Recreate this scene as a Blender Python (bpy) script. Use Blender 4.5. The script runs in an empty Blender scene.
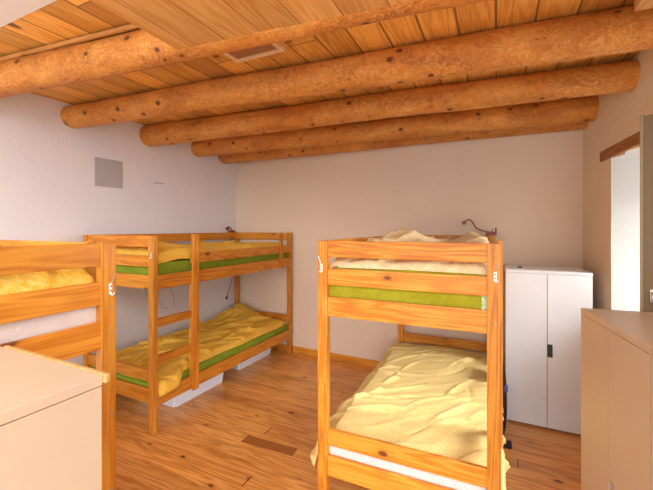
import bpy, bmesh, math, random
from mathutils import Vector, Matrix, noise
random.seed(7)
S = bpy.context.scene
COL = S.collection
PI = math.pi

# ------------------------------------------------------------------ materials
class NT:
    def __init__(s, name):
        s.m = bpy.data.materials.new(name); s.m.use_nodes = True
        s.t = s.m.node_tree; s.t.nodes.clear()
        s.out = s.n('ShaderNodeOutputMaterial'); s.b = s.n('ShaderNodeBsdfPrincipled')
        s.l(s.b.outputs[0], s.out.inputs[0])
    def n(s, ty, **kw):
        x = s.t.nodes.new(ty)
        for k, v in kw.items(): setattr(x, k, v)
        return x
    def l(s, a, b): s.t.links.new(a, b)
    def put(s, sock, v):
        if v is None: return
        if hasattr(v, 'links'): s.l(v, sock)
        else: sock.default_value = v
    def math(s, op, a, b=None, c=None, clamp=False):
        x = s.n('ShaderNodeMath', operation=op); x.use_clamp = clamp
        for i, v in enumerate((a, b, c)): s.put(x.inputs[i], v)
        return x.outputs[0]
    def mix(s, f, a, b, mode='MIX'):
        x = s.n('ShaderNodeMix', data_type='RGBA', blend_type=mode)
        s.put(x.inputs[0], f)
        for i, v in ((6, a), (7, b)):
            s.put(x.inputs[i], v if hasattr(v, 'links') else (*v, 1) if len(v) == 3 else v)
        return x.outputs[2]
    def ramp(s, f, stops, interp='LINEAR'):
        x = s.n('ShaderNodeValToRGB'); x.color_ramp.interpolation = interp
        e = x.color_ramp.elements
        while len(e) < len(stops): e.new(.5)
        for i, (p, c) in enumerate(stops):
            e[i].position = p; e[i].color = (*c, 1) if len(c) == 3 else c
        s.put(x.inputs[0], f); return x.outputs[0]
    def noise(s, v, scale, detail=3, rough=.5, dist=0):
        x = s.n('ShaderNodeTexNoise'); s.put(x.inputs['Vector'], v)
        x.inputs['Scale'].default_value = scale; x.inputs['Detail'].default_value = detail
        x.inputs['Roughness'].default_value = rough; x.inputs['Distortion'].default_value = dist
        return x.outputs[0]
    def bump(s, h, strength, dist=.01):
        x = s.n('ShaderNodeBump'); x.inputs['Strength'].default_value = strength
        x.inputs['Distance'].default_value = dist
        s.put(x.inputs['Height'], h); s.l(x.outputs[0], s.b.inputs['Normal'])
    def obj(s): return s.n('ShaderNodeTexCoord').outputs['Object']
    def vadd(s, a, b):
        x = s.n('ShaderNodeVectorMath', operation='ADD'); s.put(x.inputs[0], a); s.put(x.inputs[1], b); return x.outputs[0]
    def vmul(s, a, b):
        x = s.n('ShaderNodeVectorMath', operation='MULTIPLY'); s.put(x.inputs[0], a); s.put(x.inputs[1], b); return x.outputs[0]
    def sep(s, v):
        x = s.n('ShaderNodeSeparateXYZ'); s.put(x.inputs[0], v); return x.outputs
    def comb(s, x_, y_, z_):
        x = s.n('ShaderNodeCombineXYZ')
        for i, v in enumerate((x_, y_, z_)): s.put(x.inputs[i], v)
        return x.outputs[0]
    def white(s, v):
        x = s.n('ShaderNodeTexWhiteNoise', noise_dimensions='3D'); s.put(x.inputs[0], v); return x.outputs[0]
    def done(s, col, rough=.5, spec=.5):
        s.put(s.b.inputs['Base Color'], col if hasattr(col, 'links') else (*col, 1))
        s.put(s.b.inputs['Roughness'], rough)
        s.b.inputs['Specular IOR Level'].default_value = spec
        return s.m

def grain(k, v, axis, light, mid, dark, knot, knot_scale=5.6, knot_size=.125, freq=1.0):
    """pine colour from a vector v whose grain runs along axis"""
    st = [1.0, 1.0, 1.0]; st[axis] = .07
    vs = k.vmul(v, tuple(st))
    n1 = k.noise(vs, 9 * freq, 3, .55, .4)
    rings = k.math('SINE', k.math('MULTIPLY', n1, 62.0))
    rings = k.math('MULTIPLY_ADD', rings, .5, .5)
    st2 = [1.0, 1.0, 1.0]; st2[axis] = .02
    fine = k.noise(k.vmul(v, tuple(st2)), 160 * freq, 2, .6)
    f = k.math('ADD', k.math('MULTIPLY', rings, .42), k.math('MULTIPLY', fine, .5))
    broad = k.noise(vs, 3.0 * freq, 2)
    f = k.math('ADD', f, k.math('MULTIPLY_ADD', broad, .7, -.33), clamp=True)
    c = k.ramp(f, [(.12, light), (.5, mid), (.95, dark)])
    sk = [1.0, 1.0, 1.0]; sk[axis] = .55
    vo = k.n('ShaderNodeTexVoronoi'); k.put(vo.inputs['Vector'], k.vmul(v, tuple(sk))); vo.inputs['Scale'].default_value = knot_scale
    d = k.math('ADD', vo.outputs['Distance'], k.math('MULTIPLY', n1, .06))
    halo = k.math('SUBTRACT', 1.0, k.math('DIVIDE', d, knot_size * 2.2), clamp=True)
    core = k.math('MULTIPLY', k.math('SUBTRACT', 1.0, k.math('DIVIDE', d, knot_size * 1.05), clamp=True), 3.0, clamp=True)
    c = k.mix(k.math('MULTIPLY', halo, .55), c, dark)
    c = k.mix(k.math('MULTIPLY', core, .9), c, knot)
    return c, f

PINE = dict(light=(.72, .32, .040), mid=(.60, .22, .019), dark=(.38, .105, .008), knot=(.13, .03, .008))
def wood(name, axis, pal=PINE, rough=.42, **kw):
    k = NT(name)
    inf = k.n('ShaderNodeObjectInfo')
    v = k.vadd(k.obj(), k.vmul(k.comb(inf.outputs['Random'], inf.outputs['Random'], inf.outputs['Random']), (17.3, 31.7, 53.1)))
    c, f = grain(k, v, axis, **pal, **kw)
    r = k.math('FRACT', k.math('MULTIPLY', inf.outputs['Random'], 7.31))
    hs = k.n('ShaderNodeHueSaturation'); k.l(c, hs.inputs['Color'])
    k.put(hs.inputs['Value'], k.math('MULTIPLY_ADD', r, .24, .86))
    k.bump(f, .12, .004)
    return k.done(hs.outputs[0], rough, .4)
PX, PY_, PZ = (wood('pine_' + 'xyz'[i], i) for i in range(3))
PINES = (PX, PY_, PZ)
EDGE = wood('pine_edging', 0, dict(light=(.62, .38, .16), mid=(.55, .31, .11), dark=(.45, .22, .07), knot=(.4, .2, .05)))
LINTEL = wood('lintel_wood', 1, dict(light=(.45, .2, .06), mid=(.33, .13, .035), dark=(.2, .07, .02), knot=(.08, .03, .01)), .7)

def plain(name, col, rough=.5, metal=0, spec=.5, bump=None):
    k = NT(name); k.b.inputs['Metallic'].default_value = metal
    n = k.noise(k.obj(), 6, 3)
    c = k.mix(n, tuple(x * .94 for x in col), tuple(min(1, x * 1.04) for x in col))
    if bump: k.bump(k.noise(k.obj(), bump[0], 3), bump[1], .003)
    return k.done(c, rough, spec)

def boards(name, axis, width, length, pal, rough, seam=.03, spread=.3, knot_scale=3.2, knot_size=.13, darkshare=.12, darkcol=(.3, .09, .02), bumps=.25, streak=.25):
    k = NT(name); o = k.obj(); x, y, z = k.sep(o)
    a, c_ = (x, y) if axis == 0 else (y, x)
    rowf = k.math('DIVIDE', c_, width)
    row = k.math('FLOOR', rowf); fr = k.math('FRACT', rowf)
    off = k.math('MULTIPLY', k.white(k.comb(row, 3.3, 0)), length)
    colf = k.math('DIVIDE', k.math('ADD', a, off), length)
    cid = k.math('FLOOR', colf); fc = k.math('FRACT', colf)
    bid = k.comb(row, cid, 1.7)
    rnd = k.white(bid); rnd2 = k.white(k.vadd(bid, (5.1, 9.2, 3.3)))
    v = k.vadd(o, k.vmul(k.comb(rnd, rnd2, rnd), (23.0, 41.0, 13.0)))
    col, f = grain(k, v, axis, **pal, knot_scale=knot_scale, knot_size=knot_size)
    hs = k.n('ShaderNodeHueSaturation'); k.l(col, hs.inputs['Color'])
    k.put(hs.inputs['Value'], k.math('MULTIPLY_ADD', rnd, spread * 2, 1 - spread))
    col = k.mix(k.math('MULTIPLY', k.math('GREATER_THAN', rnd2, 1 - darkshare), .6), hs.outputs[0], darkcol)
    st3 = [1.0, 1.0, 1.0]; st3[axis] = .16
    sn = k.noise(k.vmul(v, tuple(st3)), 7.0, 3, .55, .6)
    col = k.mix(k.math('MULTIPLY', k.math('MULTIPLY', k.math('SUBTRACT', sn, .54, clamp=True), 9.0, clamp=True), streak), col, pal['dark'])
    e = k.math('MINIMUM', fr, k.math('SUBTRACT', 1.0, fr))
    s1 = k.math('LESS_THAN', e, seam)
    e2 = k.math('MINIMUM', fc, k.math('SUBTRACT', 1.0, fc))
    s2 = k.math('LESS_THAN', e2, .0012)
    sm = k.math('MAXIMUM', s1, s2)
    col = k.mix(k.math('MULTIPLY', sm, .75), col, (.12, .045, .015))
    k.bump(k.math('SUBTRACT', k.math('MULTIPLY', f, .1), sm), bumps, .006)
    return k.done(col, rough, .45)

FLOOR = boards('pine_floor', 0, .105, 4.2,
    dict(light=(.86, .44, .13), mid=(.76, .325, .075), dark=(.46, .15, .03), knot=(.09, .025, .008)), .3, seam=.011, spread=.09, knot_scale=7.0, knot_size=.15, darkshare=.08, streak=.42)
CEIL = boards('ceiling_boards', 1, .19, 3.1,
    dict(light=(.88, .50, .13), mid=(.80, .39, .075), dark=(.56, .22, .03), knot=(.14, .045, .01)), .5, seam=.03, spread=.2, knot_scale=4.2, knot_size=.14, darkshare=.1, darkcol=(.34, .13, .03))

def plaster(name, col, strength=.5):
    k = NT(name); o = k.obj()
    n = k.noise(o, 2.2, 4, .6)
    c = k.mix(n, tuple(x * .95 for x in col), tuple(min(1, x * 1.03) for x in col))
    h = k.math('ADD', k.noise(o, 5, 5, .6), k.math('MULTIPLY', k.noise(o, 34, 3, .6), .35))
    k.bump(h, strength, .03)
    return k.done(c, .85, .2)
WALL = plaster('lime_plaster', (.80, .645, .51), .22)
WALL_L = plaster('cool_lit_lime_plaster', (.81, .785, .81), .16)  # lavender cast of cool daylight put into the left plaster colour
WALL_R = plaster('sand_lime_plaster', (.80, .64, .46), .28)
REVEAL = plaster('reveal_whitewash', (.74, .76, .75), .3)

def log_mat(name, axis=0):
    k = NT(name); inf = k.n('ShaderNodeObjectInfo')
    v = k.vadd(k.obj(), k.vmul(k.comb(inf.outputs['Random'], inf.outputs['Random'], 0.0), (17.3, 31.7, 0)))
    n = k.noise(k.vmul(v, (.35, 1, 1)), 6, 4, .6, .5)
    n = k.math('MULTIPLY_ADD', k.math('SUBTRACT', k.noise(v, 30, 4, .65, .8), .5), .7, n)
    c = k.ramp(n, [(.25, (.80, .36, .075)), (.5, (.66, .245, .04)), (.75, (.42, .12, .018))])
    # bark squiggles: pale wavy contour lines
    w = k.noise(k.vmul(v, (.6, 1, 1)), 9, 2, .5, 2.2)
    sq = k.math('SINE', k.math('MULTIPLY', w, 26.0))
    sqm = k.math('MULTIPLY', k.math('SUBTRACT', k.math('ABSOLUTE', sq), .78, clamp=True), 2.2, clamp=True)
    patch = k.math('MULTIPLY', k.math('SUBTRACT', k.noise(v, 3.1, 2), .36, clamp=True), 6.0, clamp=True)
    c = k.mix(k.math('MULTIPLY', k.math('MULTIPLY', sqm, patch), .75), c, (.90, .56, .19))
    vo = k.n('ShaderNodeTexVoronoi'); k.put(vo.inputs['Vector'], k.vmul(v, (.8, 1, 1))); vo.inputs['Scale'].default_value = 8.0
    d = k.math('ADD', vo.outputs['Distance'], k.math('MULTIPLY', n, .05))
    core = k.math('MULTIPLY', k.math('SUBTRACT', 1.0, k.math('DIVIDE', d, .18), clamp=True), 5.0, clamp=True)
    halo = k.math('SUBTRACT', 1.0, k.math('DIVIDE', d, .34), clamp=True)
    c = k.mix(k.math('MULTIPLY', halo, .5), c, (.40, .12, .02))
    c = k.mix(k.math('MULTIPLY', core, .85), c, (.10, .03, .01))
    # drying cracks along the grain
    cr = k.noise(k.vmul(v, (.05, 1, 1)), 11, 3, .5, .2)
    crack = k.math('LESS_THAN', k.math('ABSOLUTE', k.math('SUBTRACT', cr, .5)), .0018)
    c = k.mix(k.math('MULTIPLY', crack, .6), c, (.16, .05, .012))
    k.bump(k.math('ADD', k.math('ADD', k.math('MULTIPLY', n, .7), k.math('MULTIPLY', k.noise(v, 38, 4, .65), .5)), k.math('MULTIPLY', sqm, .25)), .6, .02)
    return k.done(c, .55, .35)
LOG = log_mat('peeled_log')

def cloth(name, a, b, lines=None, rough=.85, scale=26, weave=.15):
    k = NT(name); o = k.obj()
    vo = k.noise(o, scale, 3, .6, 1.8)
    f = k.math('MULTIPLY_ADD', k.math('SUBTRACT', vo, .5), 4.0, .5, clamp=True)
    c = k.mix(f, a, b)
    if lines:
        w = k.noise(o, scale * .45, 2, .5, 2.6)
        ln = k.math('LESS_THAN', k.math('ABSOLUTE', k.math('SUBTRACT', w, .5)), .022)
        c = k.mix(k.math('MULTIPLY', ln, .5), c, lines)
    k.bump(k.math('ADD', k.noise(o, 70, 3), k.noise(o, 18, 3, .6, .8)), weave, .008)
    return k.done(c, rough, .15)
YEL_OCHRE = cloth('ochre_duvet_fabric', (.80, .45, .045), (.83, .50, .075), (.9, .64, .18))
YEL_PALE = cloth('pale_yellow_duvet_fabric', (.80, .58, .19), (.84, .64, .26), (.90, .77, .44), scale=34)
YEL_BRIGHT = cloth('bright_yellow_duvet_fabric', (.76, .42, .035), (.82, .52, .10), (.88, .66, .22), scale=22)
BEIGE = cloth('cream_duvet_fabric', (.74, .52, .27), (.82, .66, .42), (.72, .5, .16), scale=24)
GREEN = cloth('green_sheet', (.20, .27, .018), (.25, .32, .03), scale=8, weave=.25)
LIME = cloth('lime_green_sheet', (.30, .27, .012), (.36, .33, .02), scale=8, weave=.25)
LEAFY = cloth('leafy_white_green_sheet', (.32, .48, .12), (.8, .84, .7), scale=40)
SHEET = cloth('white_mattress_cover', (.66, .59, .57), (.72, .66, .64), scale=6, weave=.4)

WHITE = plain('cool_lit_white_lacquer', (.80, .835, .89), .35)  # bluish cast of the daylight mixed into the white
WARM_SHADE = plain('warm_shaded_lacquer', (.53, .405, .285), .38)  # warm bounced light and shade on the fronts put into the colour
HOLE_SHADE = plain('painted_hole_shade', (.05, .05, .055), .6)  # near-black that paints the shade inside openings
PLASTIC = plain('cool_lit_white_plastic', (.78, .83, .94), .35)  # white plastic with the cool light's blue in its colour
CLIPW = plain('white_metal', (.85, .83, .80), .4)
STEEL = plain('steel', (.6, .58, .55), .3, 1)
BOLT = plain('bolt_steel', (.42, .34, .26), .4, .6)
VENT = plain('grey_plate', (.47, .44, .44), .55)
RED = plain('red_brown_enamel', (.22, .035, .02), .35)
CORD = plain('brown_cord', (.25, .1, .06), .6)
GREY = plain('grey_cord', (.45, .41, .4), .7)
BLACK = plain('black_nylon', (.012, .012, .016), .7, bump=(90, .3))
BLUE = plain('blue_buckle', (.06, .07, .35), .4)
OLIVE = plain('olive_paint', (.20, .135, .06), .5)
OLIVE2 = plain('olive_edge', (.34, .25, .13), .5)
PALEWOOD = plain('pale_lath', (.83, .60, .38), .6)
HATCH = plain('hatch_board', (.38, .17, .075), .6)
k = NT('glass')
tr = k.n('ShaderNodeBsdfTransparent'); gl = k.n('ShaderNodeBsdfGlossy'); gl.inputs['Roughness'].default_value = .02
mx = k.n('ShaderNodeMixShader'); mx.inputs[0].default_value = .07
k.l(tr.outputs[0], mx.inputs[1]); k.l(gl.outputs[0], mx.inputs[2]); k.l(mx.outputs[0], k.out.inputs[0])
GLASS = k.m

# ------------------------------------------------------------------ mesh helpers
def add_box(bm, x0, x1, y0, y1, z0, z1, bev=0.0, mat=None, seg=2):
    vs = [bm.verts.new((x, y, z)) for z in (z0, z1) for y in (y0, y1) for x in (x0, x1)]
    fs = [bm.faces.new([vs[i] for i in q]) for q in ((0, 2, 3, 1), (4, 5, 7, 6), (0, 1, 5, 4), (2, 6, 7, 3), (0, 4, 6, 2), (1, 3, 7, 5))]
    if bev:
        es = {e for f in fs for e in f.edges}
        r = bmesh.ops.bevel(bm, geom=list(es), offset=bev, segments=seg, affect='EDGES', profile=.6)
        vs = list({v for f in r['faces'] for v in f.verts} | {v for v in vs if v.is_valid})
    if mat is not None: bmesh.ops.transform(bm, matrix=mat, verts=[v for v in vs if v.is_valid])

def add_tube(bm, pts, r, n=8, cap=True, radii=None):
    pts = [Vector(p) for p in pts]; rings = []; up = None
    for i, p in enumerate(pts):
        t = (pts[min(i + 1, len(pts) - 1)] - pts[max(i - 1, 0)]).normalized()
        a = Vector((0, 0, 1)) if abs(t.z) < .9 else Vector((1, 0, 0))
        if up is not None: a = up
        u = (a - t * a.dot(t)).normalized(); w = t.cross(u); up = u
        rr = radii[i] if radii else r
        rings.append([bm.verts.new(p + (u * math.cos(2 * PI * j / n) + w * math.sin(2 * PI * j / n)) * rr) for j in range(n)])
    for A, B in zip(rings, rings[1:]):
        for j in range(n): bm.faces.new((A[j], A[(j + 1) % n], B[(j + 1) % n], B[j]))
    if cap: bm.faces.new(rings[0][::-1]); bm.faces.new(rings[-1])

def curve_pts(ctrl, n=8):
    P = [Vector(c) for c in ctrl]; out = []
    for i in range(len(P) - 1):
        p0, p1, p2, p3 = P[max(i - 1, 0)], P[i], P[i + 1], P[min(i + 2, len(P) - 1)]
        for j in range(n):
            t = j / n
            out.append(.5 * ((2 * p1) + (p2 - p0) * t + (2 * p0 - 5 * p1 + 4 * p2 - p3) * t * t + (3 * p1 - p0 - 3 * p2 + p3) * t ** 3))
    out.append(P[-1]); return out

def obj(name, bm, mat, parent=None, smooth=False, auto=None, fix=True):
    me = bpy.data.meshes.new(name)
    if fix: bmesh.ops.recalc_face_normals(bm, faces=bm.faces)
    bm.to_mesh(me); bm.free()
    for m in (mat if isinstance(mat, (list, tuple)) else [mat]): me.materials.append(m)
    if smooth:
        for p in me.polygons: p.use_smooth = True
    o = bpy.data.objects.new(name, me); COL.objects.link(o)
    if parent is not None: o.parent = parent
    return o

def box(name, mat, parent, x0, x1, y0, y1, z0, z1, bev=.003):
    bm = bmesh.new(); add_box(bm, x0, x1, y0, y1, z0, z1, bev); return obj(name, bm, mat, parent)

def plank(name, parent, x0, x1, y0, y1, z0, z1, bev=.004):
    d = (x1 - x0, y1 - y0, z1 - z0); ax = d.index(max(d))
    return box(name, PINES[ax], parent, x0, x1, y0, y1, z0, z1, bev)

def tag(o, label, cat, group=None, kind=None):
    o['label'] = label; o['category'] = cat
    if group: o['group'] = group
    if kind: o['kind'] = kind
    return o

def thing(name, label, cat, loc=(0, 0, 0), rz=0, group=None):
    o = bpy.data.objects.new(name, None); COL.objects.link(o)
    o.empty_display_size = .1; o.location = loc; o.rotation_euler = (0, 0, rz)
    return tag(o, label, cat, group)

def struct(o):
    o['kind'] = 'structure'; return o

# ------------------------------------------------------------------ room shell
def lwx(y): return -3.374 - .037 * (4.041 - y)
def rwx(y): return .7177 + .0963 * (3.941 - y)
def bwy(x): return 3.9585 - .0242 * x
YN = -1.3      # where the built part of the room ends, behind the camera
ZC = 2.74
bm = bmesh.new(); add_box(bm, -3.65, 1.25, YN, 4.1, -.06, 0); struct(obj('floor', bm, FLOOR))
fl = [o for o in COL.objects if o.name == 'floor'][0]
bm = bmesh.new()
add_box(bm, -.22, .22, -.045, .045, .0002, .0012, 0)
bmesh.ops.transform(bm, matrix=Matrix.Translation((-1.536, 2.212, 0)) @ Matrix.Rotation(.05, 4, 'Z'), verts=bm.verts)
obj('repair_board', bm, wood('dark_repair_board', 0, dict(light=(.44, .16, .04), mid=(.39, .13, .03), dark=(.33, .10, .022), knot=(.08, .03, .01)), .35), fl)

def prism(name, poly, z0, z1, mat):
    bm = bmesh.new()
    a = [bm.verts.new((x, y, z0)) for x, y in poly]; b = [bm.verts.new((x, y, z1)) for x, y in poly]
    n = len(poly); bm.faces.new(a[::-1]); bm.faces.new(b)
    for i in range(n): bm.faces.new((a[i], a[(i + 1) % n], b[(i + 1) % n], b[i]))
    return obj(name, bm, mat)
HT = 3.0
struct(prism('wall_left', [(lwx(YN), YN), (lwx(4.4), 4.4), (-4.1, 4.4), (-4.1, YN)], -.06, HT, WALL_L))
struct(prism('wall_back', [(-4.0, bwy(-4.0)), (1.6, bwy(1.6)), (1.6, 4.5), (-4.0, 4.5)], -.06, HT, WALL))

# right wall with a deep splayed window recess, built in wall coordinates (s along the wall from the back corner, d outward, z)
ang = math.atan2(-1, .0963)
SD = Vector((.0963, -1, 0)).normalized(); ND = Vector((1, .0963, 0)).normalized(); O_ = Vector((.7177, 3.941, 0))
def wp(s, d, z): p = O_ + SD * s + ND * d; return Vector((p.x, p.y, z))
S0, S1, Z0, Z1, T = .625, 1.86, 1.02, 2.16, .52
s0, s1, z0, z1 = .74, 1.72, 1.08, 2.04
bm = bmesh.new()
def quad(*p): bm.faces.new([bm.verts.new(q) for q in p])
SA, SB = -.4, 3.6
for d in (0, T):
    a, b, c, e = (S0, S1, Z0, Z1) if d == 0 else (s0, s1, z0, z1)
    quad(wp(SA, d, -.06), wp(a, d, -.06), wp(a, d, HT), wp(SA, d, HT)); quad(wp(b, d, -.06), wp(SB, d, -.06), wp(SB, d, HT), wp(b, d, HT))
    quad(wp(a, d, -.06), wp(b, d, -.06), wp(b, d, c), wp(a, d, c)); quad(wp(a, d, e), wp(b, d, e), wp(b, d, HT), wp(a, d, HT))
quad(wp(SA, 0, HT), wp(SB, 0, HT), wp(SB, T, HT), wp(SA, T, HT)); quad(wp(SA, 0, -.06), wp(SB, 0, -.06), wp(SB, T, -.06), wp(SA, T, -.06))
quad(wp(SA, 0, -.06), wp(SA, T, -.06), wp(SA, T, HT), wp(SA, 0, HT)); quad(wp(SB, 0, -.06), wp(SB, T, -.06), wp(SB, T, HT), wp(SB, 0, HT))
bmesh.ops.remove_doubles(bm, verts=bm.verts, dist=1e-4)
wr = struct(obj('wall_right', bm, WALL_R, fix=False))
# whitewashed reveal lining: subdivided and slightly uneven like hand-laid plaster
bm = bmesh.new()
A = [(S0, Z0), (S1, Z0), (S1, Z1), (S0, Z1)]; B = [(s0, z0), (s1, z0), (s1, z1), (s0, z1)]
for i in range(4):
    (a0, b0), (a1, b1) = A[i], A[(i + 1) % 4]; (c0, e0), (c1, e1) = B[i], B[(i + 1) % 4]
    N, M = 24, 10; g = []
    for u in range(N + 1):
        row = []
        for v in range(M + 1):
            t, q = u / N, v / M
            p = wp(a0 + (a1 - a0) * t, 0, b0 + (b1 - b0) * t).lerp(wp(c0 + (c1 - c0) * t, T, e0 + (e1 - e0) * t), q)
            if 0 < u < N and v < M: p += (SD + Vector((0, 0, 1))) * noise.noise(p * 7) * .008
            row.append(bm.verts.new(p))
        g.append(row)
    for u in range(N):
        for v in range(M): bm.faces.new((g[u][v], g[u + 1][v], g[u + 1][v + 1], g[u][v + 1]))
rv = struct(obj('trim_1', bm, REVEAL, smooth=True, fix=False))
# window at the outer end of the recess
wn = bpy.data.objects.new('window_1', None); COL.objects.link(wn); struct(wn)
M4 = Matrix(((SD.x, ND.x, 0, O_.x), (SD.y, ND.y, 0, O_.y), (0, 0, 1, 0), (0, 0, 0, 1)))
bm = bmesh.new()
for q in ((s0 - .02, s0 + .06, z0 - .02, z1 + .02), (s1 - .06, s1 + .02, z0 - .02, z1 + .02), (s0, s1, z0 - .02, z0 + .06), (s0, s1, z1 - .06, z1 + .02), (.5 * (s0 + s1) - .03, .5 * (s0 + s1) + .03, z0, z1)):
    add_box(bm, q[0], q[1], T - .05, T + .01, q[2], q[3], .004)
bmesh.ops.transform(bm, matrix=M4, verts=bm.verts); obj('window_frame', bm, OLIVE, wn)
for a, b in ((s0 + .06, .5 * (s0 + s1) - .03), (.5 * (s0 + s1) + .03, s1 - .06)):
    bm = bmesh.new(); add_box(bm, a, b, T - .024, T - .018, z0 + .06, z1 - .06)
    bmesh.ops.transform(bm, matrix=M4, verts=bm.verts); obj('pane', bm, GLASS, wn)
# wooden lintel over the recess, face flush with the plaster
bm = bmesh.new(); add_box(bm, S0 - .19, S1 + .2, -.012, T - .08, Z1 - .005, Z1 + .075, .006)
bmesh.ops.transform(bm, matrix=M4, verts=bm.verts); struct(obj('trim_2', bm, LINTEL))

# ceilings
bm = bmesh.new(); add_box(bm, -3.9, 1.3, .99, 4.3, ZC, ZC + .05); struct(obj('ceiling', bm, CEIL))
bm = bmesh.new()
poly = [(-1.478, .0), (1.3, .0), (1.3, 1.62), (-1.49, 1.335)]
a = [bm.verts.new((x, y, 2.552)) for x, y in poly]; b = [bm.verts.new((x, y, 2.59)) for x, y in poly]
bm.faces.new(a[::-1]); bm.faces.new(b)
for i in range(4): bm.faces.new((a[i], a[(i + 1) % 4], b[(i + 1) % 4], b[i]))
LOWC = boards('ceiling_boards_pale', 1, .2, 3.4,
    dict(light=(.78, .45, .15), mid=(.70, .36, .10), dark=(.55, .23, .05), knot=(.2, .07, .02)), .5, seam=.012, spread=.12, knot_scale=4.2, knot_size=.12, darkshare=.0)
struct(obj('ceiling_lower', bm, LOWC))
bm = bmesh.new(); add_box(bm, -3.9, -1.50, .0, .99, ZC - .006, ZC + .05); struct(obj('ceiling_plaster', bm, WALL_L))

# baseboards
def baseboard(name, p0, p1, inward):
    p0, p1 = Vector((*p0, 0)), Vector((*p1, 0)); d = (p1 - p0); L = d.length; d.normalize(); n = Vector((*inward, 0)).normalized()
    M = Matrix(((d.x, n.x, 0, p0.x), (d.y, n.y, 0, p0.y), (0, 0, 1, 0), (0, 0, 0, 1)))
    bm = bmesh.new(); add_box(bm, 0, L, -.002, .013, 0, .08, .003)
    bmesh.ops.transform(bm, matrix=M, verts=bm.verts); struct(obj(name, bm, PX))
baseboard('baseboard_back', (-3.40, bwy(-3.4)), (.71, bwy(.71)), (-.0242, -1))
baseboard('baseboard_left', (lwx(YN), YN), (lwx(4.02), 4.02), (1, -.035))

# ------------------------------------------------------------------ roof logs
LOGS = [
 (1.177, 1.626, .106, .087, 'nearest round roof log, half sunk into the pale lowered boards'),
 (1.90, 2.295, .098, .108, 'thick knotty roof log just beyond the ceiling hatch'),
 (2.655, 2.96, .114, .097, 'dark orange round roof log with a ragged plastered end at the right wall'),
 (3.33, 3.66, .104, .106, 'round roof log second from the back wall'),
 (3.80, 3.875, .118, .108, 'roof log lying along the top of the back wall'),
]
for i, (yl, yr, ra, rb, lab) in enumerate(LOGS):
    X0, X1 = -3.45, .8; Xa, Xb = lwx(yl) - .12, rwx(yr) + .12
    bm = bmesh.new(); n, m = 28, 110; rings = []
    for q in range(m + 1):
        x = Xa + (Xb - Xa) * q / m; t = (x - X0) / (X1 - X0)
        y = yl + (yr - yl) * t + noise.noise(Vector((x * .7, i * 9.1, 0))) * .010
        z = 2.63 + noise.noise(Vector((x * .8, i * 5.3, 7))) * .008
        r = ra + (rb - ra) * t
        row = []
        for j in range(n):
            th = 2 * PI * j / n
            rr = r * (1 + .045 * noise.noise(Vector((x * 1.6, math.cos(th) * 1.1 + i * 7, math.sin(th) * 1.1))) + .022 * noise.noise(Vector((x * 7, math.cos(th) * 2.5 + i * 3, math.sin(th) * 2.5))))
            row.append(bm.verts.new((x, y + math.cos(th) * rr, z + math.sin(th) * rr)))
        rings.append(row)
    for A_, B_ in zip(rings, rings[1:]):
        for j in range(n): bm.faces.new((A_[j], A_[(j + 1) % n], B_[(j + 1) % n], B_[j]))
    bm.faces.new(rings[0][::-1]); bm.faces.new(rings[-1])
    o = obj('roof_log', bm, LOG, smooth=True)
    tag(o, lab, 'beam', 'round roof logs under the ceiling boards', 'structure')

# pale lath on top of the nearest log
bm = bmesh.new(); add_box(bm, 0, 2.1, -.008, .008, -.012, .012, .002)
bmesh.ops.transform(bm, matrix=Matrix.Translation((-3.6, 1.083, 2.715)) @ Matrix.Rotation(.105, 4, 'Z'), verts=bm.verts)
struct(obj('trim_3', bm, wood('log_lath', 0, dict(light=(.72, .37, .12), mid=(.66, .31, .09), dark=(.5, .2, .04), knot=(.2, .07, .02)))))
# squared timber end at the right
bm = bmesh.new(); add_box(bm, .537, .80, .9, 1.955, 2.56, 2.64, .004)
tag(obj('squared_timber', bm, wood('pale_timber', 1, dict(light=(.80, .48, .17), mid=(.72, .38, .11), dark=(.55, .24, .05), knot=(.2, .07, .02)))), 'pale squared timber end beside the thick knotty log, against right wall', 'timber', kind='structure')

# ceiling hatch with slotted pale frame
h = thing('ceiling_hatch', 'square brown ceiling hatch in a pale wooden frame', 'hatch', (-1.36, 1.68, ZC))
box('hatch_panel', HATCH, h, -.155, .16, -.22, .155, -.012, .0, .001)
for nm, q in (('frame_strip', (-.18, .185, .155, .18)), ('frame_strip', (-.18, .185, -.245, -.22)), ('frame_strip', (-.18, -.155, -.22, .155)), ('frame_strip', (.16, .185, -.22, .155))):
    bm = bmesh.new()
    if q[1] - q[0] > .1:
        for a, b in ((q[0], -.07), (-.066, .115), (.119, q[1])): add_box(bm, a, b, q[2], q[3], -.024, 0, 0)
        add_box(bm, q[0] + .002, q[1] - .002, q[2] + .002, q[3] - .002, -.012, 0, 0)
    else: add_box(bm, q[0], q[1], q[2], q[3], -.024, 0, .002)
    obj(nm, bm, PALEWOOD, h)

# grey plate on left wall
th = math.atan2(1, .035)
pl = thing('wall_plate', 'square grey cover plate high on the white left wall', 'plate', (lwx(2.225), 2.225, 2.167), th - PI / 2)
bm = bmesh.new(); add_box(bm, -.002, .008, -.135, .135, -.137, .137, .003)
obj('cover', bm, VENT, pl)
for y, z in ((-.115, -.117), (.115, -.117), (-.115, .117), (.115, .117), (.1, .01)):
    bm = bmesh.new(); add_tube(bm, [(.006, y, z), (.0105, y, z)], .006, 10); obj('screw', bm, GREY, pl)
bm = bmesh.new()
add_tube(bm, [(lwx(2.72) + .003, 2.72, 2.128), (lwx(2.78) + .003, 2.78, 2.133), (lwx(2.85) + .003, 2.85, 2.13)], .006, 6)

tag(obj('wall_scuff', bm, GREY), 'tiny grey bracket on the left wall between plate and room corner', 'scuff')  # a scuff on the plaster, shaped as a thin rod

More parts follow.
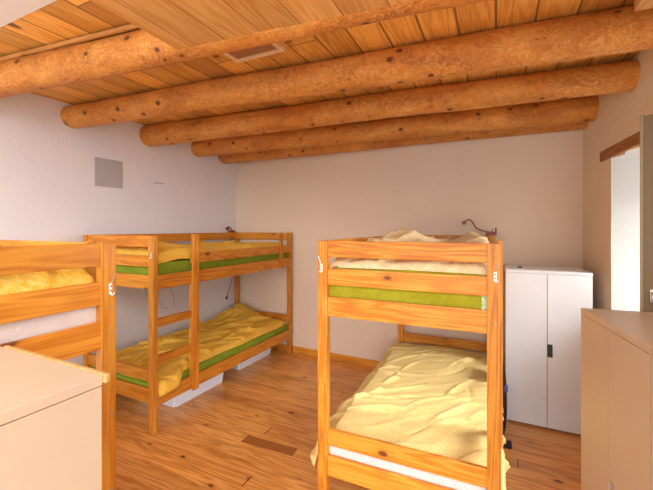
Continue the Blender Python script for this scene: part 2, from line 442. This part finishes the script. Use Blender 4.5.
# ------------------------------------------------------------------ bunk beds
W, L, H = .94, 2.06, 1.566
UB, UT, R2B, R2T, TB, TT = 1.136, 1.248, 1.315, 1.408, 1.474, 1.566
LB, LT, L1B, L1T = .205, .318, .402, .494
PU, PV = .06, .042
def hook(bed, u, z, flip=1):
    bm = bmesh.new(); add_box(bm, u - .0065, u + .0065, -.003, 0, z - .03, z + .016, .0015)
    p = obj('safety_hook', bm, CLIPW, bed)
    for dz in (-.016, .002):
        bm = bmesh.new(); add_tube(bm, [(u, -.002, z + dz), (u, -.004, z + dz)], .0035, 10); obj('screw', bm, HOLE_SHADE, p)  # dark discs drawn in place of the plate's two holes
    bm = bmesh.new(); add_tube(bm, curve_pts([(u - .002 * flip, -.005, z + .012), (u + .006 * flip, -.008, z + .03), (u + .017 * flip, -.007, z + .058)], 4), .0018, 6); obj('wire', bm, STEEL, p)
    bm = bmesh.new(); add_tube(bm, curve_pts([(u - .003 * flip, -.003, z - .028), (u + .004 * flip, -.007, z - .034), (u + .013 * flip, -.007, z - .026)], 4), .0022, 6); obj('wire', bm, CLIPW, p)

def bunk(label, loc, rz, style, group='pine bunk beds'):
    b = thing('bunk_bed', label, 'bunk bed', loc, rz, group)
    for u in (0, W - PU):
        for v in (0, L - PV):
            p = plank('post', b, u, u + PU, v, v + PV, 0, H, .004)
            out = v if v == 0 else v + PV; sg = -1 if v == 0 else 1
            ex = u if u == 0 else u + PU; sx = -1 if u == 0 else 1
            for z in (1.20, .27):
                bm = bmesh.new(); add_tube(bm, [(ex - sx * .002, v + PV / 2, z), (ex + sx * .003, v + PV / 2, z)], .007, 10); obj('bolt', bm, BOLT, p)
            for z in ((1.30, 1.20, .86, .55) if style == 'A' else (1.19, .45)):
                bm = bmesh.new(); add_tube(bm, [(u + PU * .62, out - sg * .002, z), (u + PU * .62, out + sg * .0025, z)], .0055, 10); obj('bolt', bm, BOLT, p)
    for v0 in (.009, L - .031):
        for a, c in ((TB, TT), (R2B, R2T), (UB, UT), (L1B, L1T), (LB + .02, LT + .024)):
            plank('end_board', b, PU - .004, W - PU + .004, v0, v0 + .022, a, c)
    for u0 in (.006, W - .031):
        plank('side_rail', b, u0, u0 + .025, PV - .004, L - PV + .004, UB, UT)
        plank('side_rail', b, u0, u0 + .025, PV - .004, L - PV + .004, LB, LT)
    for a, c in ((TB, TT), (R2B, R2T)):                               # wall side
        plank('guard_rail', b, .006, .028, PV - .004, L - PV + .004, a, c)
    if style == 'A':
        plank('guard_rail', b, W - .028, W - .006, .165, L - PV + .004, TB, TT)
        plank('guard_rail', b, W - .028, W - .006, .165, L - PV + .004, R2B, R2T)
        plank('guard_upright', b, W - .006, W + .016, .155, .205, UB + .005, TT + .003)
    else:
        plank('guard_rail', b, W - .028, W - .006, .39, L - PV + .004, R2B, R2T)
        plank('guard_upright', b, W - .006, W + .018, L - .30, L - .245, UB - .005, TT)
        plank('ladder_upright', b, W - .006, W + .022, .385, .45, LB - .01, TT + .004)
        for z in (.832, .535):
            plank('rung', b, W - .034, W - .008, PV - .004, .39, z, z + .068)
        plank('ladder_foot', b, W - .034, W - .008, .385, .42, LB, UT)
    for z in (LB + .012, UB + .024):                                   # bed base
        bm = bmesh.new()
        for j in range(14):
            v = .08 + j * (L - .22) / 13
            add_box(bm, .032, W - .034, v, v + .06, z, z + .018, 0)
        for u in (.10, W - .14): add_box(bm, u, u + .04, .08, L - .09, z - .006, z + .002, 0)
        obj('slat_base', bm, PX, b)
    if style == 'A':
        hook(b, W - PU * .42, 1.385, 1)
    elif style == 'B':
        hook(b, W - PU * .45, 1.42, -1)
    else:
        hook(b, PU * .42, 1.42, -1); hook(b, W - PU * .4, 1.42, 1)
    return b
LB_, LC, LA = (-2.4318 - .94, 1.9289 + .0147, 0), (-.919, 1.8037, 0), (-1.435, .9604 - .94, 0)
tB, tC, tA = -.0156, .023, PI / 2
bA = bunk('pine bunk bed of which only the bolted end shows behind the low cream cabinet', LA, tA, 'A')
bB = bunk('pine bunk bed along the left wall with ladder, green mattresses and white tubs beneath', LB_, tB, 'B')
bC = bunk('pine bunk bed standing end-on in the room beside the white wardrobe', LC, tC, 'C')

# ------------------------------------------------------------------ mattresses and bedding
def mattress(label, bed_loc, rz, z0, z1, mat, corner=False, bev=.022, group='mattresses in the bunks', u0=.04, u1=W - .042, v0=.036, v1=L - .04, seed=0):
    bm = bmesh.new()
    add_box(bm, u0, u1, v0, v1, z0, z1, bev, seg=3)
    bmesh.ops.subdivide_edges(bm, edges=[e for e in bm.edges if e.calc_length() > .3], cuts=30, use_grid_fill=True)
    for v in bm.verts:
        p = v.co
        d = noise.noise(Vector((p.x * 6 + seed, p.y * 6, p.z * 9))) * .006
        e = noise.noise(Vector((p.x * 3 + seed * 2, p.y * 13, p.z * 22 + p.y * 6))) * .004
        c = Vector((.47, p.y if .2 < p.y < L - .2 else (.2 if p.y <= .2 else L - .2), (z0 + z1) / 2))
        n = (p - c); n.y *= .6
        if n.length > 0: n.normalize()
        q = n * (d + e)
        if p.z < z0 + .03: q *= .2
        q.x *= .4; q.y *= .4
        v.co = p + q
    o = obj('mattress', bm, mat, smooth=True)
    o.location = bed_loc; o.rotation_euler = (0, 0, rz)
    tag(o, label, 'mattress', group)
    if corner:
        bm = bmesh.new()
        n, m = 10, 14; g = []
        for i in range(n + 1):
            row = []
            for j in range(m + 1):
                u = u1 - .045 * (1 - i / n) + .004; z = z0 + .012 + (z1 - z0 - .022) * j / m
                row.append(bm.verts.new((u - (.012 if i == n else 0), v0 - .0035 - .004 * math.sin(i * 1.7 + j * .8) ** 2 + (.012 if i == n else 0), z)))
            g.append(row)
        for i in range(n):
            for j in range(m): bm.faces.new((g[i][j], g[i + 1][j], g[i + 1][j + 1], g[i][j + 1]))
        so = bpy.data.objects
        c = obj('sheet_corner', bm, LEAFY, o, smooth=True); c['label'] = 'leafy white and green sheet corner'
        md = c.modifiers.new('t', 'SOLIDIFY'); md.thickness = .003
    return o

def duvet(label, bed_loc, rz, path, v0, v1, thick, mat, hz=None, wr=.012, fr=4.0, dirn=(1, 1), seed=0, nu=96, nv=150, wave=.015, creases=55, trim=None, group='duvets on the bunks', name='duvet'):
    P = [Vector((a, b)) for a, b in path]
    # smooth resample of the cross-section by arc length
    dense = []
    for a, b in zip(P, P[1:]):
        for j in range(20): dense.append(a.lerp(b, j / 20))
    dense.append(P[-1])
    for _ in range(6):
        dense = [dense[0]] + [(dense[i - 1] + dense[i] * 2 + dense[i + 1]) / 4 for i in range(1, len(dense) - 1)] + [dense[-1]]
    ls = [0]
    for a, b in zip(dense, dense[1:]): ls.append(ls[-1] + (b - a).length)
    tot = ls[-1]
    def at(s):
        s = min(max(s, 0), tot)
        for i in range(len(ls) - 1):
            if s <= ls[i + 1]:
                f = (s - ls[i]) / max(1e-9, ls[i + 1] - ls[i]); return dense[i].lerp(dense[i + 1], f)
        return dense[-1]
    cs = [at(tot * i / nu) for i in range(nu + 1)]
    nr = []
    for i in range(nu + 1):
        t = (cs[min(i + 1, nu)] - cs[max(i - 1, 0)]).normalized(); nr.append(Vector((-t.y, t.x)))
    bm = bmesh.new(); top = []; bot = []
    dx, dy = dirn
    rg = random.Random(seed * 17 + 3); base_a = math.atan2(dy, dx); CR = []
    for _ in range(creases):
        a = base_a + rg.gauss(0, .38)
        CR.append((rg.uniform(0, tot), rg.uniform(v0, v1), math.cos(a), math.sin(a), rg.uniform(.1, .38), rg.uniform(.35, 1.0) * wr * (1 if rg.random() < .72 else -.7), rg.uniform(.011, .03), rg.uniform(-.9, .9)))
    def fold(s_, v_):
        h = 0
        for cx, cy, ca, sa, ln, am, wd, bend in CR:
            px_, py_ = s_ - cx, v_ - cy
            al = px_ * ca + py_ * sa
            if abs(al) > ln: continue
            ac = -px_ * sa + py_ * ca - bend * al * al
            if abs(ac) > .12: continue
            k_ = 1 - (al / ln) ** 2
            h += am * k_ * (math.exp(-abs(ac) / wd) - .25 * math.exp(-(abs(ac) / (wd * 2.6)) ** 2))
        return h
    for i in range(nu + 1):
        ra, rb = [], []
        s = tot * i / nu
        for j in range(nv + 1):
            vv = v0 + (v1 - v0) * j / nv
            wob = wave * noise.noise(Vector((s * 4, seed, 1.5))) * (1 - abs(2 * j / nv - 1) * 0 if j in (0, nv) else 1)
            y = vv + wob * abs(2 * j / nv - 1)
            sw = wave * noise.noise(Vector((vv * 4, seed, 8.5))) * abs(2 * i / nu - 1)
            c = cs[i]; n = nr[i]
            if trim:
                c = at(s * trim(vv)); k0 = at(s * trim(vv) - .01); k1 = at(s * trim(vv) + .01); t_ = (k1 - k0).normalized(); n = Vector((-t_.y, t_.x))
            e = min(s, tot - s, vv - v0, v1 - vv)
            tk = thick * (math.sqrt(max(0, 1 - (1 - min(1, e / .05)) ** 2)))
            a_, b_ = s * dx + vv * dy, s * -dy + vv * dx
            q = Vector((a_ * fr * .35 + seed * 3.1, b_ * fr, seed))
            q2 = Vector((a_ * fr * .8 + seed, b_ * fr * 2.3, seed * 2)) + Vector((noise.noise(q * .6), noise.noise(q * .7 + Vector((5, 5, 5))), 0)) * 1.2
            r1 = (1 - abs(noise.noise(q + Vector((0, noise.noise(q * .5) * 1.5, 0))))) ** 3
            r2 = (1 - abs(noise.noise(q2))) ** 4
            w = wr * (r1 * 1.1 + r2 * .75 - .65 + .8 * noise.noise(q * .45))
            w = w * .22 + fold(s, vv)
            w *= min(1, e / .03 + .15)
            z = hz(c.x, vv) * min(1, (vv - v0) / .22 + .02) if hz else 0
            base = Vector((c.x + n.x * 0, y, c.y + z))
            off = n * (tk + w + (.006 if e > .02 else 0))
            ra.append(bm.verts.new((base.x + off.x + sw * (1 if abs(n.y) > .7 else 0), base.y, base.z + off.y + sw * (0 if abs(n.y) > .7 else 1))))
            rb.append(bm.verts.new((base.x + sw * (1 if abs(n.y) > .7 else 0), base.y, base.z + sw * (0 if abs(n.y) > .7 else 1) - .002)))
        top.append(ra); bot.append(rb)
    for g, fl_ in ((top, False), (bot, True)):
        for i in range(nu):
            for j in range(nv):
                f = (g[i][j], g[i + 1][j], g[i + 1][j + 1], g[i][j + 1]); bm.faces.new(f[::-1] if fl_ else f)
    for i in range(nu):
        bm.faces.new((top[i][0], bot[i][0], bot[i + 1][0], top[i + 1][0])); bm.faces.new((top[i + 1][nv], bot[i + 1][nv], bot[i][nv], top[i][nv]))
    for j in range(nv):
        bm.faces.new((top[0][j + 1], bot[0][j + 1], bot[0][j], top[0][j])); bm.faces.new((top[nu][j], bot[nu][j], bot[nu][j + 1], top[nu][j + 1]))
    o = obj(name, bm, mat, smooth=True)
    o.location = bed_loc; o.rotation_euler = (0, 0, rz)
    return tag(o, label, 'duvet' if name == 'duvet' else name.replace('_', ' '), group)

def g2(x, y, cx, cy, sx, sy): return math.exp(-((x - cx) / sx) ** 2 - ((y - cy) / sy) ** 2)
US = UB + .043; LS = LB + .031
# A, upper
mattress('white covered mattress in the upper bunk of the bed behind the low cream cabinet', LA, tA, US, 1.395, SHEET, seed=3)
duvet('bright yellow duvet in the upper bunk behind the low cream cabinet', LA, tA, [(.05, 1.39), (.5, 1.395), (.89, 1.39)], .036, 1.9, .06, YEL_BRIGHT,
      lambda u, v: .03 + .03 * noise.noise(Vector((u * 3, v * 2, 4))) + .05 * g2(u, v, .8, .9, .3, .6), wr=.04, fr=5, dirn=(.4, .9), seed=5)
mattress('white covered mattress in the lower bunk of the bed behind the low cream cabinet', LA, tA, LS, .40, SHEET, seed=13)
# B
mattress('grass green mattress in the upper bunk along the left wall', LB_, tB, US, 1.345, GREEN, seed=7)
duvet('ochre yellow duvet in the upper bunk along the left wall', LB_, tB, [(.05, 1.35), (.5, 1.355), (.84, 1.348), (.893, 1.34)], .06, 1.96, .075, YEL_OCHRE,
      lambda u, v: .03 * g2(u, v, .7, .25, .4, .25) + .02 * noise.noise(Vector((u * 3, v * 2, 9))) + .03 * g2(u, v, .3, .35, .4, .3), wr=.04, fr=4, dirn=(.3, .95), seed=9)
mattress('grass green mattress in the lower bunk along the left wall', LB_, tB, LS, .372, GREEN, seed=11)
duvet('ochre yellow duvet in the lower bunk along the left wall', LB_, tB, [(.05, .375), (.5, .38), (.82, .376), (.90, .355), (.93, .34), (.943, .31), (.947, .275)], .05, 2.0, .05, YEL_OCHRE,
      lambda u, v: .135 * g2(u, v, .2, 1.9, .24, .2) + .03 * g2(u, v, .3, 1.0, .4, 1.2), wr=.05, fr=3.6, dirn=(.3, .95), creases=90, seed=12, trim=lambda v: .865 + .135 * min(1, max(0, (.34 - v) / .14)), nu=110, nv=190)
# C
mattress('lime green mattress in the upper bunk of the bed beside the white wardrobe', LC, tC, US, 1.415, LIME, corner=True, seed=15)
duvet('crumpled cream duvet in the upper bunk of the bed beside the white wardrobe', LC, tC, [(.04, 1.40), (.1, 1.415), (.5, 1.417), (.85, 1.415), (.895, 1.40)], .04, 1.95, .03, BEIGE,
      lambda u, v: .045 + .115 * g2(u, v, .27, 1.15, .17, .22) + .08 * g2(u, v, .78, 1.45, .16, .3) + .05 * g2(u, v, .1, .8, .15, .4) + .025 * noise.noise(Vector((u * 5, v * 4, 2))) , wr=.05, fr=4.5, dirn=(.5, .85), seed=21, creases=60)
mattress('white covered mattress in the lower bunk of the bed beside the white wardrobe', LC, tC, LS, .395, SHEET, seed=17)
duvet('pale yellow duvet spread over the lower bunk and hanging past its left rail', LC, tC,
      [(-.048, .225), (-.034, .27), (-.014, .345), (.015, .392), (.08, .402), (.5, .41), (.86, .402), (.915, .39), (.936, .36), (.943, .33), (.945, .31)], .052, 1.96, .022, YEL_PALE,
      lambda u, v: (.022 * noise.noise(Vector((u * 2.5, v * 1.8, 3))) + .018 - .03 * max(0, (v - 1.5) / .46)) * (1 if .06 < u < .88 else 0.0), wr=.038, fr=3.0, dirn=(.7, .7), creases=55, seed=31, nu=150, nv=190)

for o in COL.objects:
    if o.parent is None and tuple(round(x, 3) for x in o.location) == tuple(round(x, 3) for x in LC): o.scale.z = .993

# ------------------------------------------------------------------ tubs under bunk B
def tub(label, x, y, wx, ly, hgt):
    t = thing('storage_tub', label, 'storage tub', (x, y, 0), tB, 'white tubs under the bunk')
    bm = bmesh.new(); fl_ = .02
    def ring(dx, z): return [bm.verts.new(p) for p in ((-dx, -dx, z), (wx + dx, -dx, z), (wx + dx, ly + dx, z), (-dx, ly + dx, z))]
    R = [ring(0, 0), ring(fl_, hgt), ring(fl_ + .012, hgt), ring(fl_ + .012, hgt - .012)]
    I = [ring(fl_ - .004, hgt), ring(-.003, .004)]
    bm.faces.new(R[0][::-1])
    def br(A_, B_):
        for j in range(4): bm.faces.new((A_[j], A_[(j + 1) % 4], B_[(j + 1) % 4], B_[j]))
    br(R[0], R[1]); br(R[3], R[2]); br(R[2], I[0]); br(I[0], I[1]); bm.faces.new(I[1])
    bmesh.ops.bevel(bm, geom=[e for e in bm.edges if abs(e.verts[0].co.z - e.verts[1].co.z) > .05], offset=.02, segments=3, affect='EDGES')
    obj('tub_body', bm, PLASTIC, t)
    bm = bmesh.new(); add_box(bm, -fl_ - .014, wx + fl_ + .014, -fl_ - .014, ly + fl_ + .014, hgt, hgt + .012, .004)
    obj('lid', bm, PLASTIC, t)
tub('white plastic tub under the ladder end of the left-wall bunk', -3.12, 2.31, .50, .62, .17)
tub('white plastic tub under the far end of the left-wall bunk', -3.15, 3.24, .50, .62, .17)

# ------------------------------------------------------------------ wardrobes
def wardrobe(label, loc, rz, w, d, hgt, mat, edging=False, group=None):
    r = thing('wardrobe', label, 'wardrobe', loc, rz, group)
    t = .018
    bm = bmesh.new()
    add_box(bm, 0, t, .022, d, 0, hgt - t, .001); add_box(bm, w - t, w, .022, d, 0, hgt - t, .001)
    add_box(bm, t, w - t, .022, d, .03, .03 + t, .001); add_box(bm, t, w - t, d - .008, d, .03, hgt - t)
    add_box(bm, t, w - t, .04, d - .01, hgt * .5, hgt * .5 + t); add_box(bm, t, w - t, .04, .055, 0, .03)
    obj('carcass', bm, mat, r)
    box('top_panel', mat, r, -.001, w + .001, -.001, d, hgt - .024, hgt, .0025)
    zb, zt = .018, hgt - .0255; mid = w / 2
    for side in (0, 1):
        a, b = (.001, mid - .002) if side == 0 else (mid + .002, w - .001)
        bm = bmesh.new()
        if side == 0:
            poly = [(a, zb), (b, zb), (b, zt), (a, zt)]
        else:   # grip cut-out in the meeting edge
            c0, c1, cw = hgt * .455, hgt * .54, .036
            poly = [(a, zb), (b, zb), (b, zt), (a, zt), (a, c1), (a + cw, c1), (a + cw, c0), (a, c0)]
        f = [bm.verts.new((x, 0, z)) for x, z in poly]; g = [bm.verts.new((x, .019, z)) for x, z in poly]
        n = len(poly); bm.faces.new(f); bm.faces.new(g[::-1])
        for i in range(n): bm.faces.new((f[i], g[i], g[(i + 1) % n], f[(i + 1) % n]))
        dr = obj('door', bm, mat, r)
        if side == 1:
            bm = bmesh.new(); add_box(bm, a + .001, a + cw + .004, .0192, .03, c0 - .004, c1 + .004, 0)
            obj('grip_shade', bm, HOLE_SHADE, dr)  # solid dark block standing for the shade behind the cut-out
    if edging:
        box('edge_batten', EDGE, r, w + .001, w + .013, -.012, d - .03, hgt - .018, hgt + .003, .003)
    return r
wardrobe('white two-door wardrobe in the back right corner', (.0723, 3.3504, 0), -.0056, .6, .52, 1.28, WHITE)
wardrobe('cream cabinet with pale top and pine edge batten, before the bolted bunk end', (-.839, -.0734, 0), PI / 2, .6, .49, 1.28, WARM_SHADE, True)
ra = math.atan2(-.99, .1425)
CG = 'tan wardrobes along the right wall'
wardrobe('tan two-door wardrobe below the window, next to the white wardrobe', (.3455, 1.939, 0), ra, .545, .465, 1.267, WARM_SHADE, group=CG)
wardrobe('tan wardrobe farther from the white one, cut off by the photo edge', (.3455 + .1425 * .549, 1.939 - .99 * .549, 0), ra, .545, .465, 1.267, WARM_SHADE, group=CG)

# small dark object on top of white wardrobe
bm = bmesh.new(); add_box(bm, 0, .035, 0, .02, 1.2805, 1.292, .003)
o = obj('key_fob', bm, BLACK); o.location = (.17, 3.52, 0)
tag(o, 'tiny black object lying on top of the white wardrobe', 'key fob')

# ------------------------------------------------------------------ window shutter, opened into the room
sa = math.atan2(-.08, .29)
sh = thing('window_shutter', 'open olive brown window shutter above the tan wardrobe', 'shutter', (.61, 2.14, 0), sa)
bm = bmesh.new(); add_box(bm, .012, .285, -.02, .015, 1.06, 2.15, .003); obj('leaf', bm, OLIVE, sh)
bm = bmesh.new(); add_box(bm, 0, .0125, -.022, .017, 1.05, 2.155, .003); obj('edge_strip', bm, OLIVE2, sh)
bm = bmesh.new(); add_box(bm, .034, .054, -.026, -.02, 1.285, 1.345, .002); add_tube(bm, curve_pts([(.044, -.026, 1.33), (.044, -.045, 1.33), (.046, -.052, 1.31), (.05, -.05, 1.285)], 4), .006, 8)
obj('latch', bm, STEEL, sh)

# ------------------------------------------------------------------ lamps and cords
def add_ring(bm, c, r, t, axis='y', n=20):
    pts = []
    for i in range(n + 1):
        a = 2 * PI * i / n
        pts.append((c[0] + r * math.cos(a), c[1], c[2] + r * math.sin(a)) if axis == 'y' else (c[0], c[1] + r * math.cos(a), c[2] + r * math.sin(a)))
    add_tube(bm, pts, t, 6, cap=False)
lp = thing('clamp_lamp', 'red-brown gooseneck clamp lamp on the far post of the bunk beside the white wardrobe', 'lamp', (-.03, 3.84, 1.556), tC, 'gooseneck clamp lamps')
bm = bmesh.new(); add_box(bm, -.065, .035, -.03, .015, .0, .022, .004); add_box(bm, -.065, -.05, -.03, .015, -.05, .004, .003)
add_box(bm, .02, .035, -.02, .01, .015, .075, .003); add_box(bm, -.01, .0, -.02, .01, .015, .06, .003); add_box(bm, -.06, .03, -.02, .01, .022, .035, .003)
obj('clamp', bm, RED, lp)
bm = bmesh.new(); add_tube(bm, curve_pts([(-.02, -.01, .03), (-.09, -.01, .045), (-.15, -.02, .075), (-.185, -.02, .135), (-.215, -.02, .155), (-.245, -.02, .145), (-.262, -.02, .128)], 6), .0065, 8); obj('gooseneck', bm, RED, lp)
bm = bmesh.new(); add_tube(bm, [(-.262, -.045, .124), (-.262, -.02, .124), (-.262, .0, .124)], .02, 14, radii=[.02, .022, .012]); obj('lamp_head', bm, RED, lp)
lp = thing('clamp_lamp', 'small red clamp lamp on the top rail of the left-wall bunk', 'lamp', (-3.345, 3.90, 1.566), tB, 'gooseneck clamp lamps')
bm = bmesh.new(); add_box(bm, -.02, .03, -.035, .05, 0, .03, .005); add_box(bm, .02, .03, -.03, .04, -.05, .005, .003); obj('clamp', bm, RED, lp)
bm = bmesh.new(); add_tube(bm, curve_pts([(.01, .0, .03), (.015, -.015, .06), (.02, -.06, .075)], 5), .007, 8); obj('gooseneck', bm, RED, lp)
bm = bmesh.new(); add_tube(bm, [(.02, -.055, .078), (.022, -.085, .06), (.024, -.1, .05)], .02, 12, radii=[.01, .024, .026]); obj('lamp_head', bm, RED, lp)
lp = thing('clamp_lamp', 'thin brown reading lamp hanging from the wall-side post over the lower bunk', 'lamp', (-3.27, 3.90, 1.06), tB, 'gooseneck clamp lamps')
bm = bmesh.new(); add_box(bm, -.035, .085, -.012, .01, -.02, .0, .004); add_box(bm, .06, .085, -.016, .012, -.04, .0, .004); obj('clamp', bm, RED, lp)
bm = bmesh.new(); add_tube(bm, curve_pts([(.06, -.012, -.02), (.0, -.05, -.10), (-.01, -.09, -.22), (-.02, -.14, -.36)], 6), .005, 8); obj('gooseneck', bm, CORD, lp)
bm = bmesh.new(); add_tube(bm, [(-.02, -.138, -.352), (-.022, -.15, -.385), (-.023, -.155, -.395)], .016, 12, radii=[.009, .019, .016]); obj('lamp_head', bm, RED, lp)
bm = bmesh.new(); add_tube(bm, curve_pts([(.055, -.012, -.03), (.05, -.02, -.2), (.045, -.01, -.34), (.03, .0, -.5)], 6), .003, 6); obj('cord', bm, GREY, lp)
bm = bmesh.new()
def lw(y, z): return (lwx(y) + .006, y, z)
add_tube(bm, curve_pts([lw(2.70, 1.12), lw(2.62, .96), lw(2.66, .85), lw(2.74, .80), lw(2.78, .88), lw(2.70, 1.0), lw(2.82, .74), lw(2.9, .70)], 6), .003, 6)
tag(obj('power_cable', bm, GREY), 'longer looped thin grey cable against the left wall above the lower bunk', 'cable')
bm = bmesh.new()
add_tube(bm, curve_pts([lw(2.86, 1.12), lw(2.90, .98), lw(2.97, .86), lw(2.99, .70)], 6), .003, 6)
tag(obj('power_cable', bm, GREY), 'short straight thin grey cable against the left wall beside the looped one', 'cable')

# ------------------------------------------------------------------ backpack between bunk and wardrobe
bp = thing('backpack', 'narrow black backpack squeezed between bunk post and white wardrobe', 'backpack', (.0, 3.0, 0))
bm = bmesh.new(); add_box(bm, .002, .058, .0, .22, .0, .62, .022, seg=4)
for v in bm.verts:
    v.co.x += .006 * noise.noise(v.co * 9); v.co.y += .01 * noise.noise(v.co * 8 + Vector((3, 3, 3)))
obj('bag', bm, BLACK, bp, smooth=True)
bm = bmesh.new(); add_tube(bm, curve_pts([(.05, -.01, .60), (.062, -.02, .45), (.066, -.02, .25), (.055, -.015, .1)], 6), .008, 8); obj('strap', bm, BLACK, bp)
bm = bmesh.new(); add_box(bm, .055, .078, -.032, -.012, .40, .45, .005); obj('buckle', bm, BLUE, bp)
bm = bmesh.new(); add_box(bm, .04, .105, -.07, -.01, .0, .04, .012, seg=3); add_tube(bm, curve_pts([(.06, -.03, .04), (.04, -.06, .02), (.02, -.1, .008)], 4), .006, 6); obj('loose_strap', bm, BLACK, bp)

# ------------------------------------------------------------------ light
w = bpy.data.worlds.new('daylight'); S.world = w; w.use_nodes = True
wt = w.node_tree; bg = wt.nodes['Background']
bg.inputs[0].default_value = (.93, .96, 1.0, 1); bg.inputs[1].default_value = 1.0
def area(name, loc, target, sx, sy, power, col):
    l = bpy.data.lights.new(name, 'AREA'); l.shape = 'RECTANGLE'; l.size = sx; l.size_y = sy; l.energy = power; l.color = col
    o = bpy.data.objects.new(name, l); COL.objects.link(o); o.location = loc
    o.rotation_euler = (Vector(target) - Vector(loc)).to_track_quat('-Z', 'Y').to_euler()
    return o
c = wp((s0 + s1) / 2 - .5, T + 1.2, 2.3); t = wp((s0 + s1) / 2 + .1, -.7, .2)
area('window_daylight', c, t, 1.6, 1.6, 240, (.96, .97, 1))
dl = bpy.data.lights.new('soft_fill_sun', 'SUN'); dl.energy = 2.7; dl.angle = 1.3; dl.color = (1, .97, .93)  # soft fill added from behind the camera to light the room evenly
do = bpy.data.objects.new('soft_fill_sun', dl); COL.objects.link(do)
do.rotation_euler = Vector((-.48, 1, -.78)).to_track_quat('-Z', 'Y').to_euler()

# ------------------------------------------------------------------ camera
cd = bpy.data.cameras.new('camera'); cam = bpy.data.objects.new('camera', cd); COL.objects.link(cam)
cd.sensor_fit = 'HORIZONTAL'; cd.sensor_width = 36; cd.lens = 36 * 354.7 / 653
cd.shift_y = -(245 - 228.05) / 653
cd.clip_start = .02
cam.location = (0, 0, 1.6274); cam.rotation_euler = (PI / 2, 0, .446)
S.camera = cam
S.view_settings.view_transform = 'Standard'; S.view_settings.look = 'None'
S.view_settings.gamma = 1; S.view_settings.use_curve_mapping = False
S.view_settings.exposure = 1.0
